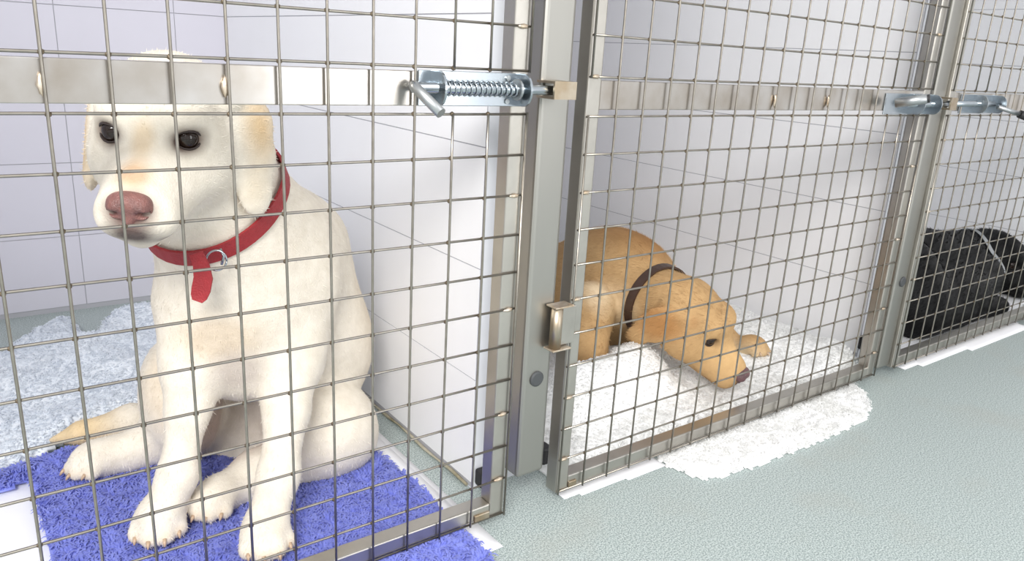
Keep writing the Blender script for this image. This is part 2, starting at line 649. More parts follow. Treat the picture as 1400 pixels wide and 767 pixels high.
post('square steel post between the cream dog and the golden dog', 0.536, 0.586, 0.010, 0.064,
     (0.530, 0.565, 0.6085, 0.630), (0.560, 0.219, 0.0115), ((0.525, 0.543, 0.082, 0.104, 0.010, 0.038), (0.622, 0.642, 0.055, 0.080, 0.036, 0.066)))
post('square steel post beside the black dog, between the two right gates', 1.546, 1.595, 0.010, 0.024,
     (1.548, 1.575, 0.598, 0.622), (1.575, 0.227, 0.0115), ((1.612, 1.636, 0.072, 0.100, 0.030, 0.064), (1.700, 1.722, 0.082, 0.104, 0.012, 0.044)))

# ------------------------------------------------------------------ value noise used by the soft goods
_perm = RNG.random((64, 64))


def vnoise(x, y, s):
    x = np.asarray(x, float) * s + 17.3
    y = np.asarray(y, float) * s + 9.1
    xi = np.floor(x).astype(int)
    yi = np.floor(y).astype(int)
    fx, fy = x - xi, y - yi
    fx = fx * fx * (3 - 2 * fx)
    fy = fy * fy * (3 - 2 * fy)
    g = lambda a, b: _perm[a % 64, b % 64]
    return (g(xi, yi) * (1 - fx) + g(xi + 1, yi) * fx) * (1 - fy) + (g(xi, yi + 1) * (1 - fx) + g(xi + 1, yi + 1) * fx) * fy


def inside(poly, x, y):
    poly = np.asarray(poly)
    r = np.zeros(x.shape, bool)
    n = len(poly)
    j = n - 1
    for i in range(n):
        xi, yi = poly[i]
        xj, yj = poly[j]
        c = ((yi > y) != (yj > y)) & (x < (xj - xi) * (y - yi) / (yj - yi + 1e-12) + xi)
        r ^= c
        j = i
    return r


def edge_dist(poly, x, y):
    poly = np.asarray(poly)
    d = np.full(x.shape, 9.0)
    for i in range(len(poly)):
        a, b = poly[i - 1], poly[i]
        ab = b - a
        t = np.clip(((x - a[0]) * ab[0] + (y - a[1]) * ab[1]) / (ab @ ab + 1e-12), 0, 1)
        d = np.minimum(d, np.hypot(x - a[0] - t * ab[0], y - a[1] - t * ab[1]))
    return d


def slab(name, poly, top, h, material, z0=0.001, jag=0.0):
    """a soft sheet: top(x, y) gives the height of its upper face"""
    poly = np.asarray(poly)
    x0, y0 = poly.min(0) - h
    x1, y1 = poly.max(0) + h
    nx, ny = int((x1 - x0) / h) + 2, int((y1 - y0) / h) + 2
    gx, gy = np.meshgrid(x0 + h * np.arange(nx), y0 + h * np.arange(ny), indexing='ij')
    cx, cy = gx[:-1, :-1] + h / 2, gy[:-1, :-1] + h / 2
    keep = inside(poly, cx + jag * (vnoise(cx, cy, 90) - 0.5), cy + jag * (vnoise(cy, cx, 90) - 0.5))
    use = np.zeros(gx.shape, bool)
    use[:-1, :-1] |= keep; use[1:, :-1] |= keep; use[:-1, 1:] |= keep; use[1:, 1:] |= keep
    idx = -np.ones(gx.shape, int)
    idx[use] = np.arange(use.sum())
    X, Y = gx[use], gy[use]
    n = len(X)
    zt = z0 + (top(X, Y) - z0) * np.clip(edge_dist(poly, X, Y) / 0.022, 0.2, 1)
    V = np.concatenate([np.stack([X, Y, zt], 1), np.stack([X, Y, np.full(n, z0)], 1)])
    F = []
    I, J = np.nonzero(keep)
    for i, j in zip(I, J):
        a, b, c, d = idx[i, j], idx[i + 1, j], idx[i + 1, j + 1], idx[i, j + 1]
        F.append((a, b, c, d))
        F.append((a + n, d + n, c + n, b + n))
        if i == 0 or not keep[i - 1, j]: F.append((a, d, d + n, a + n))
        if i == keep.shape[0] - 1 or not keep[i + 1, j]: F.append((c, b, b + n, c + n))
        if j == 0 or not keep[i, j - 1]: F.append((b, a, a + n, b + n))
        if j == keep.shape[1] - 1 or not keep[i, j + 1]: F.append((d, c, c + n, d + n))
    return raw(name, V, F, material, None, True)


def pile(parent, poly, top, spacing, length, width, material, lean=0.8, flow=14, curl=0.5, zb=0.002):
    """tufts of fleece: short curved ribbons"""
    poly = np.asarray(poly)
    x0, y0 = poly.min(0)
    x1, y1 = poly.max(0)
    gx, gy = np.meshgrid(np.arange(x0, x1, spacing), np.arange(y0, y1, spacing), indexing='ij')
    x = gx.ravel() + RNG.uniform(-.5, .5, gx.size) * spacing
    y = gy.ravel() + RNG.uniform(-.5, .5, gx.size) * spacing
    k = inside(poly, x, y)
    x, y = x[k], y[k]
    n = len(x)
    z = zb + (top(x, y) - 0.002 - zb) * np.clip(0.3 + 0.7 * edge_dist(poly, x, y) / 0.022, 0.3, 1)
    a = vnoise(x, y, flow) * 4 * math.pi + RNG.normal(0, 0.5, n)
    ln = length * RNG.uniform(0.7, 1.25, n)
    lx, ly = np.cos(a), np.sin(a)
    le = lean * RNG.uniform(0.5, 1.3, n)
    # width direction is across the lean
    wx, wy = -ly, lx
    w = width * RNG.uniform(0.7, 1.3, n)
    P0 = np.stack([x, y, z], 1)
    one = np.ones(n)
    D = [np.stack([lx * le * p, ly * le * p, one * q], 1) * ln[:, None] for p, q in ((0, 0), (0.25, 0.5), (0.75, 0.72), (1.25, 0.72 - curl * 0.5))]
    W = np.stack([wx, wy, np.zeros(n)], 1) * (w / 2)[:, None]
    V = np.stack([P0 + d + sg * W * f for d, f in zip(D, (0.9, 1.0, 0.95, 0.35)) for sg in (-1, 1)], 1).reshape(-1, 3)
    b = np.arange(n) * 8
    F = []
    for q in (0, 2, 4):
        F += np.stack([b + q, b + q + 1, b + q + 3, b + q + 2], 1).tolist()
    o = raw('pile', V, F, material, parent, True)
    tag(o, kind='stuff')
    return o


# ------------------------------------------------------------------ bedding, cream dog's kennel
sheetL = [(-0.50, -0.06), (0.462, -0.040), (0.474, -0.030), (0.482, 0.10), (0.490, 0.32), (0.47, 0.52), (-0.10, 0.52), (-0.50, 0.46)]
s1 = slab('paper_sheet', sheetL, lambda x, y: 0.0035 + 0.001 * vnoise(x, y, 12), 0.02, M['paper'])
tag(s1, 'thin white paper sheet lying under the blue fleece mat', 'paper sheet')
sheetR = [(0.10, 0.02), (0.466, 0.045), (0.462, 0.32), (0.10, 0.40)]
s2 = slab('paper_sheet', sheetR, lambda x, y: 0.0075 + 0.001 * vnoise(x, y, 9), 0.016, M['paper'], z0=0.0052)
tag(s2, 'narrow white paper edge showing between the blue mat and the tiled partition', 'paper sheet')

bluepoly = [(-0.030, 0.205), (-0.038, 0.37), (-0.038, 0.448), (-0.10, 0.432), (-0.13, 0.45), (-0.08, 0.49), (0.01, 0.510), (0.12, 0.50), (0.25, 0.43), (0.36, 0.33), (0.435, 0.262),
            (0.449, 0.15), (0.444, 0.03), (0.446, -0.06), (0.44, -0.125), (0.18, -0.115), (-0.01, -0.11), (-0.012, 0.10)]
btop = lambda x, y: 0.0135 + 0.004 * vnoise(x, y, 25) + np.where((x < 0.03) & (y > 0.40), 0.012 * (y - 0.40) / 0.1, 0)
bm_ = slab('fleece_mat', bluepoly, btop, 0.012, M['blue'], z0=0.0095, jag=0.004)
tag(bm_, 'shaggy blue fleece mat under the sitting cream dog', 'mat')
pile(bm_, bluepoly, btop, 0.0029, 0.0088, 0.0027, M['blue_pile'], lean=0.9, flow=55, zb=0.0098)

wpoly = [(-0.50, 0.455), (-0.085, 0.475), (-0.02, 0.530), (0.10, 0.60), (0.30, 0.62), (0.34, 0.95), (0.30, 1.15), (0.235, 1.17), (0.17, 1.13),
         (0.135, 1.03), (0.115, 1.03), (0.10, 1.19), (0.06, 1.15), (-0.05, 1.00), (-0.50, 0.90)]
wtop = lambda x, y: 0.020 + 0.016 * vnoise(x, y, 7) + 0.007 * vnoise(x, y, 22)
wf = slab('fleece_mat', wpoly, wtop, 0.012, M['bluish_fleece'], z0=0.006, jag=0.01)
tag(wf, 'pale white fleece mat behind the sitting cream dog', 'mat')
pile(wf, wpoly, wtop, 0.0044, 0.0055, 0.0036, M['bluish_fleece_pile'], lean=1.0, flow=40, zb=0.0065)

# ------------------------------------------------------------------ bedding, golden dog's kennel
k2poly = [(0.647, 0.036), (0.80, 0.034), (1.05, 0.034), (1.30, 0.034), (1.50, 0.036), (1.545, 0.05), (1.60, 0.20), (1.61, 0.60),
          (1.56, 0.92), (0.95, 0.98), (0.66, 0.92), (0.647, 0.4)]


def k2top(x, y):
    h = 0.020 + 0.020 * vnoise(x, y, 6) + 0.010 * vnoise(x, y, 17)
    # rumpled fold in front of the dog's chest, and one along the right wall
    win = 1 / (1 + np.exp(-(x - 0.72) / 0.03)) / (1 + np.exp((x - 1.055) / 0.014))
    h = h + 0.082 * win * np.exp(-((y - 0.215 - 0.015 * np.sin(x * 14)) / 0.070) ** 2) * (0.8 + 0.4 * vnoise(x, y, 12))
    h = h + 0.035 * np.exp(-(((x - 1.45) / 0.13) ** 2 + ((y - 0.30) / 0.10) ** 2))
    h = h + 0.020 * np.exp(-(((x - 1.55) / 0.10) ** 2 + ((y - 0.12) / 0.07) ** 2))
    h = h - 0.012 * np.exp(-(((x - 1.12) / 0.12) ** 2 + ((y - 0.12) / 0.08) ** 2))
    return h


k2 = slab('fleece_blanket', k2poly, k2top, 0.013, M['white_fleece'], jag=0.012)
tag(k2, 'thick white fleece blanket under the lying golden dog', 'blanket')
pile(k2, k2poly, k2top, 0.0044, 0.0062, 0.0034, M['white_fleece_pile'], lean=0.9, flow=40)

padpoly = [(0.852, 0.028), (0.845, -0.012), (0.862, -0.070), (0.90, -0.083), (1.03, -0.092), (1.18, -0.098), (1.33, -0.090), (1.40, -0.060),
           (1.440, -0.028), (1.475, 0.028)]
ptop = lambda x, y: 0.009 + 0.003 * vnoise(x, y, 16)
pd = slab('fleece_mat', padpoly, ptop, 0.0045, M['white_fleece'], jag=0.012)
tag(pd, 'white fleece edge sticking out under the middle gate onto the floor', 'mat')
pile(pd, padpoly, ptop, 0.0036, 0.0058, 0.0030, M['white_fleece_pile'], lean=1.0, flow=40)

strip = [(0.632, 0.030), (0.630, 0.006), (0.70, -0.001), (0.78, -0.004), (0.846, -0.006), (0.846, 0.030)]
st = slab('paper_sheet', strip, lambda x, y: 0.003 + 0.002 * vnoise(x, y, 30), 0.006, M['paper'])
tag(st, 'thin white pad edge under the bottom rail near the hinge post', 'paper sheet')

# bedding, black dog's kennel
k3poly = [(1.665, 0.005), (1.80, -0.012), (2.10, -0.016), (2.30, -0.020), (2.33, 0.03), (2.60, 0.10), (2.70, 0.70), (1.75, 0.75), (1.72, 0.3)]
k3 = slab('paper_sheet', k3poly, lambda x, y: 0.004 + 0.004 * vnoise(x, y, 14), 0.012, M['paper'])
tag(k3, 'white pad under the black dog, its edge showing below the gate', 'paper sheet')


# ------------------------------------------------------------------ bodies: smooth distance fields turned into one skin
def rotm(axis_z, axis_hint=(0, 0, 1)):
    """3x3 whose columns are local axes; local z along axis_z"""
    z = np.array(axis_z, float)
    z /= np.linalg.norm(z)
    h = np.array(axis_hint, float)
    x = np.cross(h, z)
    if np.linalg.norm(x) < 1e-6:
        x = np.array([1.0, 0, 0])
    x /= np.linalg.norm(x)
    y = np.cross(z, x)
    return np.stack([x, y, z], 1)


def field(prims, h, pad=0.03):
    lo = np.full(3, 9.0)
    hi = np.full(3, -9.0)
    bb = []
    for p in prims:
        if p[0] in ('c', 'sc'):
            a, ra, b, rb = p[1:5]
            l = np.minimum(a - ra, b - rb)
            u = np.maximum(a + ra, b + rb)
        else:
            c, r, R = p[1:4]
            ext = np.sqrt(((R * r) ** 2).sum(1))
            l, u = c - ext, c + ext
        bb.append((l, u))
        if p[0] in ('c', 'e'):
            lo = np.minimum(lo, l)
            hi = np.maximum(hi, u)
    lo -= pad
    hi += pad
    n = np.ceil((hi - lo) / h).astype(int) + 1
    F = np.full(n, 1.0, np.float32)
    for p, (l, u) in zip(prims, bb):
        k = p[-1]
        i0 = np.clip(np.floor((l - k - 3 * h - lo) / h).astype(int), 0, n - 1)
        i1 = np.clip(np.ceil((u + k + 3 * h - lo) / h).astype(int) + 1, 1, n)
        ax = [lo[d] + h * np.arange(i0[d], i1[d]) for d in range(3)]
        X = np.stack(np.meshgrid(*ax, indexing='ij'), -1)
        if p[0] in ('c', 'sc'):
            a, ra, b, rb = p[1:5]
            ab = b - a
            t = np.clip(((X - a) @ ab) / (ab @ ab + 1e-12), 0, 1)
            d = np.linalg.norm(X - a - t[..., None] * ab, axis=-1) - (ra + t * (rb - ra))
        else:
            c, r, R = p[1:4]
            q = (X - c) @ R
            k0 = np.linalg.norm(q / r, axis=-1)
            k1 = np.linalg.norm(q / (r * r), axis=-1)
            d = k0 * (k0 - 1) / (k1 + 1e-9)
        sl = tuple(slice(i0[q], i1[q]) for q in range(3))
        S = F[sl]
        if p[0] in ('c', 'e'):
            hh = np.clip(0.5 + 0.5 * (d - S) / k, 0, 1)
            F[sl] = d * (1 - hh) + S * hh - k * hh * (1 - hh)
        else:
            d = -d
            hh = np.clip(0.5 - 0.5 * (d - S) / k, 0, 1)
            F[sl] = d * (1 - hh) + S * hh + k * hh * (1 - hh)
    return F, lo


def surface_nets(F, lo, h):
    ins = F < 0
    nx, ny, nz = F.shape
    cor = [(i, j, k) for i in (0, 1) for j in (0, 1) for k in (0, 1)]
    cnt = np.zeros((nx - 1, ny - 1, nz - 1), np.int8)
    for (i, j, k) in cor:
        cnt += ins[i:nx - 1 + i, j:ny - 1 + j, k:nz - 1 + k]
    mix = (cnt > 0) & (cnt < 8)
    I = np.argwhere(mix)
    idx = -np.ones(mix.shape, int)
    idx[mix] = np.arange(len(I))
    val = np.stack([F[I[:, 0] + i, I[:, 1] + j, I[:, 2] + k] for (i, j, k) in cor], 1)
    acc = np.zeros((len(I), 3))
    num = np.zeros(len(I))
    ca = np.array(cor, float)
    for a in range(8):
        for b in range(a + 1, 8):
            if np.abs(ca[a] - ca[b]).sum() != 1:
                continue
            mk = (val[:, a] < 0) != (val[:, b] < 0)
            t = val[mk, a] / (val[mk, a] - val[mk, b])
            acc[mk] += ca[a] + t[:, None] * (ca[b] - ca[a])
            num[mk] += 1
    V = lo + h * (I + acc / num[:, None])
    Q = []
    for d in range(3):
        e, f = (d + 1) % 3, (d + 2) % 3
        s0 = [slice(None)] * 3
        s1 = [slice(None)] * 3
        s0[d] = slice(0, F.shape[d] - 1)
        s1[d] = slice(1, F.shape[d])
        A, B = ins[tuple(s0)], ins[tuple(s1)]
        E = np.argwhere(A != B)
        E = E[(E[:, e] > 0) & (E[:, f] > 0) & (E[:, e] < F.shape[e] - 1) & (E[:, f] < F.shape[f] - 1)]
        fl_ = ~A[E[:, 0], E[:, 1], E[:, 2]]
        def cell(de, df):
            c = E.copy()
            c[:, e] += de
            c[:, f] += df
            return idx[c[:, 0], c[:, 1], c[:, 2]]
        q = np.stack([cell(-1, -1), cell(0, -1), cell(0, 0), cell(-1, 0)], 1)
        q[fl_] = q[fl_][:, ::-1]
        Q.append(q)
    return V, np.concatenate(Q)


def vnormals(V, Q):
    n = np.cross(V[Q[:, 2]] - V[Q[:, 0]], V[Q[:, 3]] - V[Q[:, 1]])
    N = np.zeros_like(V)
    for k in range(4):
        np.add.at(N, Q[:, k], n)
    return N / (np.linalg.norm(N, axis=1, keepdims=True) + 1e-12)


def smooth(V, Q, it=2, lam=0.5):
    for _ in range(it):
        S = np.zeros_like(V)
        c = np.zeros(len(V))
        for k in range(4):
            a, b = Q[:, k], Q[:, (k + 1) % 4]
            np.add.at(S, a, V[b]); np.add.at(c, a, 1)
            np.add.at(S, b, V[a]); np.add.at(c, b, 1)
        V = V + lam * (S / c[:, None] - V)
    return V


def paint(V, base, spots):
    C = np.tile(np.array(base[:3]), (len(V), 1))
    for s in spots:
        c, r, col, st = s[:4]
        c = np.asarray(c, float)
        r = np.asarray(r, float)
        R = s[4] if len(s) > 4 else np.eye(3)
        d = np.linalg.norm(((V - c) @ R) / r, axis=1)
        w = st * np.clip(1.6 * (1 - d), 0, 1) ** 1.2
        w = np.clip(w, 0, 1)[:, None]
        C = C * (1 - w) + np.array(col[:3]) * w
    return C


def set_color(me, C):
    at = me.color_attributes.new('fur', 'FLOAT_COLOR', 'POINT')
    at.data.foreach_set('color', np.concatenate([C, np.ones((len(C), 1))], 1).astype(np.float32).ravel())


def body_mesh(name, prims, h, base, spots, material, parent, iters=2, zmin=0.016):
    F, lo = field(prims, h)
    V, Q = surface_nets(F, lo, h)
    V = smooth(V, Q, iters)
    V[:, 2] = np.maximum(V[:, 2], zmin)
    C = paint(V, base, spots)
    me = bpy.data.meshes.new(name)
    me.vertices.add(len(V))
    me.vertices.foreach_set('co', V.astype(np.float32).ravel())
    me.loops.add(len(Q) * 4)
    me.loops.foreach_set('vertex_index', Q.astype(np.int32).ravel())
    me.polygons.add(len(Q))
    me.polygons.foreach_set('loop_start', (np.arange(len(Q)) * 4).astype(np.int32))
    me.update(calc_edges=True)
    me.validate()
    me.polygons.foreach_set('use_smooth', np.ones(len(Q), bool))
    set_color(me, C)
    o = link(name, me, material, parent)
    return o, V, Q, C


def coat(parent, V, Q, C, n, length, width, comb, material, lift=0.35, skip=None):
    """short hair: tapering slivers lying along the coat"""
    N = vnormals(V, Q)
    fc = V[Q]
    ar = np.linalg.norm(np.cross(fc[:, 2] - fc[:, 0], fc[:, 3] - fc[:, 1]), axis=1)
    f = RNG.choice(len(Q), n, p=ar / ar.sum())
    w = RNG.dirichlet(np.ones(4), n)
    idx = Q[f]
    X = (V[idx] * w[..., None]).sum(1)
    NN = (N[idx] * w[..., None]).sum(1)
    NN /= np.linalg.norm(NN, axis=1, keepdims=True) + 1e-9
    CCc = (C[idx] * w[..., None]).sum(1)
    D = comb(X)
    D = D - (D * NN).sum(1, keepdims=True) * NN
    D = D / (np.linalg.norm(D, axis=1, keepdims=True) + 1e-9) + RNG.normal(0, 0.22, X.shape)
    T = D + lift * NN
    T /= np.linalg.norm(T, axis=1, keepdims=True)
    S = np.cross(T, NN)
    S /= np.linalg.norm(S, axis=1, keepdims=True) + 1e-9
    ln = length * RNG.uniform(0.6, 1.3, n)
    if skip is not None:
        ln = ln * skip(X)
    keep = ln > 0.001
    X, T, S, NN, ln, CCc = X[keep], T[keep], S[keep], NN[keep], ln[keep], CCc[keep]
    n = len(X)
    B = X - NN * 0.0008
    V3 = np.stack([B - S * width / 2, B + S * width / 2, B + T * ln[:, None]], 1).reshape(-1, 3)
    CCc = np.clip(CCc * RNG.uniform(0.84, 1.10, (n, 1)), 0, 1)
    me = bpy.data.meshes.new('coat')
    me.vertices.add(3 * n)
    me.vertices.foreach_set('co', V3.astype(np.float32).ravel())
    me.loops.add(3 * n)
    me.loops.foreach_set('vertex_index', np.arange(3 * n, dtype=np.int32))
    me.polygons.add(n)
    me.polygons.foreach_set('loop_start', (np.arange(n) * 3).astype(np.int32))
    me.update(calc_edges=True)
    set_color(me, np.repeat(CCc, 3, axis=0))
    o = link('coat', me, material, parent)
    tag(o, kind='stuff')
    return o


def cap_(a, ra, b, rb, k=0.03):
    return ('c', np.asarray(a, float), ra, np.asarray(b, float), rb, k)


def ell(c, r, R=None, k=0.03):
    return ('e', np.asarray(c, float), np.asarray(r, float), np.eye(3) if R is None else R, k)


def sub_e(c, r, R=None, k=0.006):
    return ('s', np.asarray(c, float), np.asarray(r, float), np.eye(3) if R is None else R, k)


def sub_c(a, ra, b, rb, k=0.006):
    return ('sc', np.asarray(a, float), ra, np.asarray(b, float), rb, k)


def paw(prims, c, fwd, s=1.0, z0=0.02):
    """a dog's forefoot: pad and four arched toes; c is the ground point under the wrist end"""
    f = np.array([fwd[0], fwd[1], 0.0])
    f /= np.linalg.norm(f)
    sd = np.array([-f[1], f[0], 0])
    up = np.array([0, 0, 1.0])
    R = np.stack([sd, f, up], 1)
    c = np.array([c[0], c[1], z0])
    claws = []
    prims.append(ell(c + f * 0.012 * s + up * 0.026 * s, (0.030 * s, 0.036 * s, 0.025 * s), R, 0.02))
    for k, (o, l) in enumerate(((-0.0245, 0.028), (-0.009, 0.042), (0.009, 0.042), (0.0245, 0.028))):
        dirv = f + sd * o * 6
        dirv /= np.linalg.norm(dirv)
        t0 = c + sd * o * 0.8 * s + f * 0.012 * s + up * 0.027 * s
        t1 = c + sd * o * s + f * (l * s) + up * 0.0165 * s
        prims.append(cap_(t0, 0.0115 * s, t1, 0.0125 * s, 0.005))
        claws.append((t1 + dirv * 0.010 * s + up * 0.002 * s, t1 + dirv * 0.020 * s - up * 0.008 * s))
    return claws


def add_claws(parent, claws):
    for a, b in claws:
        tube('claw', [a, (a * 0.6 + b * 0.4) + np.array([0, 0, 0.001]), a * 0.3 + b * 0.7], [0.0030, 0.0024, 0.001], M['claw'], parent, 7)


def head(prims, T, Rh, s, ears=True, ear_k=0.008, ear_len=(1.0, 1.0), swing=(0.0, 0.0), skz=0.060, skc=0.022,
         ear_lat=(0.070, 0.079), ear_turn=(0.2, 0.75)):
    """labrador head; local x to the dog's right, y forward, z up"""
    L = lambda v: T + s * (Rh @ np.asarray(v, float))
    prims += [
        ell(L((0, -0.008, skc)), s * np.array((0.062, 0.082, skz)), Rh, 0.03),           # skull
        ell(L((0.026, 0.046, 0.036)), s * np.array((0.026, 0.026, 0.018)), Rh, 0.03),        # brows
        ell(L((-0.026, 0.046, 0.034)), s * np.array((0.026, 0.026, 0.018)), Rh, 0.03),
        ell(L((0.040, 0.018, -0.026)), s * np.array((0.034, 0.052, 0.044)), Rh, 0.03),       # cheeks
        ell(L((-0.040, 0.018, -0.026)), s * np.array((0.034, 0.052, 0.044)), Rh, 0.03),
        cap_(L((0, 0.050, -0.014)), 0.040 * s, L((0, 0.122, -0.032)), 0.027 * s, 0.03),      # bridge of the muzzle
        cap_(L((0.017, 0.070, -0.045)), 0.029 * s, L((0.016, 0.124, -0.050)), 0.024 * s, 0.02),
        cap_(L((-0.017, 0.070, -0.045)), 0.029 * s, L((-0.016, 0.124, -0.050)), 0.024 * s, 0.02),
        cap_(L((0, 0.020, -0.062)), 0.034 * s, L((0, 0.112, -0.074)), 0.017 * s, 0.018),     # jaw
    ]
    # mouth line and the crease at the eyes
    for q in (1, -1):
        prims.append(sub_c(L((q * 0.050, 0.052, -0.070)), 0.0028 * s, L((q * 0.030, 0.120, -0.073)), 0.0028 * s, 0.006))
        prims.append(sub_e(L((q * 0.037, 0.070, 0.012)), s * np.array((0.012, 0.010, 0.008)), Rh, 0.010))
    if ears:
        for q, el, sw, lat, tw in ((1, ear_len[0], swing[0], ear_lat[0], ear_turn[0]), (-1, ear_len[1], swing[1], ear_lat[1], ear_turn[1])):
            a = Rh @ np.array([q * 0.14, 0.10 + sw, -1.0])
            hint = Rh @ np.array([-q * math.sin(tw), math.cos(tw), 0.0])
            Re = rotm(a, hint)          # local y ~ forward, z down the ear
            Ra = np.stack([Re[:, 0], Re[:, 1], Re[:, 2]], 1)
            prims.append(ell(L((q * (lat - 0.012), -0.018, skc + 0.019)), s * np.array((0.016, 0.032, 0.018)), Rh, 0.018))
            b0 = np.array([q * lat, -0.014, skc + 0.012])
            dn = np.array([q * 0.14, 0.10 + sw, -1.0])
            dn /= np.linalg.norm(dn)
            for d_, wd, ln_ in ((0.026, 0.038, 0.036), (0.058, 0.036, 0.036), (0.092, 0.024, 0.032)):
                prims.append(ell(L(b0 + dn * d_ * el), s * np.array((0.0095, wd, ln_ * el)), Ra, ear_k))
    return L


def face_parts(parent, L, Rh, s, nose_mat, eyes=((0.0345, 0.0600, 0.013), (-0.0345, 0.0600, 0.013)), closed=False):
    for e in eyes:
        c = L(e)
        bm = bmesh.new()
        bmesh.ops.create_uvsphere(bm, u_segments=20, v_segments=12, radius=0.0125 * s)
        for v in bm.verts:
            v.co = Vector(c) + v.co
        eo = bm_obj('eye', bm, M['eye'], parent, True)
        # eyelids: two arched rims over the ball
        q = 1 if e[0] > 0 else -1
        for lid, zz in (('eyelid', 0.0098), ('eyelid', -0.0092)):
            pts = []
            for k in range(9):
                a = math.pi * k / 8
                lx = math.cos(a) * 0.0135
                lz = zz * math.sin(a) * (0.35 if closed else 1)
                ly = math.sqrt(max(0.0142 ** 2 - lx * lx - lz * lz, 0)) * 0.98
                # eyes look a little outward
                v = np.array([lx, ly, lz])
                ang = -q * 0.45
                v = np.array([v[0] * math.cos(ang) - v[1] * math.sin(ang), v[0] * math.sin(ang) + v[1] * math.cos(ang), v[2]])
                pts.append(c + s * (Rh @ v))
            tube(lid, pts, [0.0008] + [0.0013] * 7 + [0.0008], M['lip'], eo, 7)
    # nose leather with nostrils
    pr = [ell(L((0, 0.145, -0.0265)), s * np.array((0.0195, 0.013, 0.010)), Rh, 0.008),
          ell(L((0.0105, 0.146, -0.0335)), s * np.array((0.0105, 0.013, 0.0105)), Rh, 0.006),
          ell(L((-0.0105, 0.146, -0.0335)), s * np.array((0.0105, 0.013, 0.0105)), Rh, 0.006),
          ell(L((0, 0.145, -0.043)), s * np.array((0.0065, 0.010, 0.010)), Rh, 0.006),
          sub_c(L((0.0085, 0.163, -0.0375)), 0.0042 * s, L((0.0155, 0.150, -0.0355)), 0.0036 * s, 0.003),
          sub_c(L((-0.0085, 0.163, -0.0375)), 0.0042 * s, L((-0.0155, 0.150, -0.0355)), 0.0036 * s, 0.003)]
    F, lo = field(pr, 0.0016, 0.006)
    V, Q = surface_nets(F, lo, 0.0016)
    V = smooth(V, Q, 1)
    raw('nose', V, [tuple(q) for q in Q.tolist()], nose_mat, parent, True)


def band_loop(name, pts, width, thick, material, parent, axis):
    """flat strap through pts, standing along axis"""
    V, F = [], []
    n = len(pts)
    pts = [np.asarray(p, float) for p in pts]
    for i, p in enumerate(pts):
        a, b = pts[max(i - 1, 0)], pts[min(i + 1, n - 1)]
        t = (b - a) / (np.linalg.norm(b - a) + 1e-12)
        ax = axis(i) if callable(axis) else axis
        ax = ax - (ax @ t) * t
        ax /= np.linalg.norm(ax)
        nn = np.cross(t, ax)
        for (u, w) in ((-1, -1), (1, -1), (1, 1), (-1, 1)):
            V.append(p + ax * u * (width(i) if callable(width) else width) / 2 + nn * w * thick / 2)
    for i in range(n - 1):
        for k in range(4):
            k2 = (k + 1) % 4
            F.append((i * 4 + k, i * 4 + k2, (i + 1) * 4 + k2, (i + 1) * 4 + k))
    F.append((0, 1, 2, 3))
    F.append(tuple((n - 1) * 4 + k for k in (3, 2, 1, 0)))
    o = raw(name, V, F, material, parent)
    bm = bmesh.new()
    bm.from_mesh(o.data)
    bmesh.ops.recalc_face_normals(bm, faces=bm.faces)
    bm.to_mesh(o.data)
    bm.free()
    return o


def neck_ring(c, axis, prims, n=40, off=0.003, hint=(0, 0, 1)):
    """points of a ring round the neck, found by marching out to the skin"""
    R = rotm(axis, hint)
    c = np.asarray(c, float)
    pts = []
    for k in range(n + 1):
        a = 2 * math.pi * k / n
        d = R[:, 0] * math.cos(a) + R[:, 1] * math.sin(a)
        ts = np.arange(0.02, 0.22, 0.002)
        X = c + ts[:, None] * d
        D = np.full(len(ts), 1.0)
        for p in prims:
            if p[0] == 'c':
                A, ra, B, rb, kk = p[1:]
                ab = B - A
                t = np.clip(((X - A) @ ab) / (ab @ ab + 1e-12), 0, 1)
                dd = np.linalg.norm(X - A - t[:, None] * ab, axis=-1) - (ra + t * (rb - ra))
            elif p[0] == 'e':
                cc, r, RR, kk = p[1:]
                q = (X - cc) @ RR
                k0 = np.linalg.norm(q / r, axis=-1)
                k1 = np.linalg.norm(q / (r * r), axis=-1)
                dd = k0 * (k0 - 1) / (k1 + 1e-9)
            else:
                continue
            hh = np.clip(0.5 + 0.5 * (dd - D) / kk, 0, 1)
            D = dd * (1 - hh) + D * hh - kk * hh * (1 - hh)
        out = np.nonzero(D > 0)[0]
        t = ts[out[0]] if len(out) else ts[-1]
        pts.append((c, d, t + off))
    # even the radius out
    r = np.array([p[2] for p in pts[:-1]])
    for _ in range(6):
        r = 0.25 * np.roll(r, 1) + 0.5 * r + 0.25 * np.roll(r, -1)
    r = np.append(r, r[0])
    return [c + d * rr for (c, d, _), rr in zip(pts, r)], R


# ------------------------------------------------------------------ cream dog, sitting
H = 0.0042
CREAM = srgb(240, 232, 216)
WHITE = srgb(230, 222, 208)
TAN = srgb(214, 186, 146)
GREY = srgb(176, 164, 156)


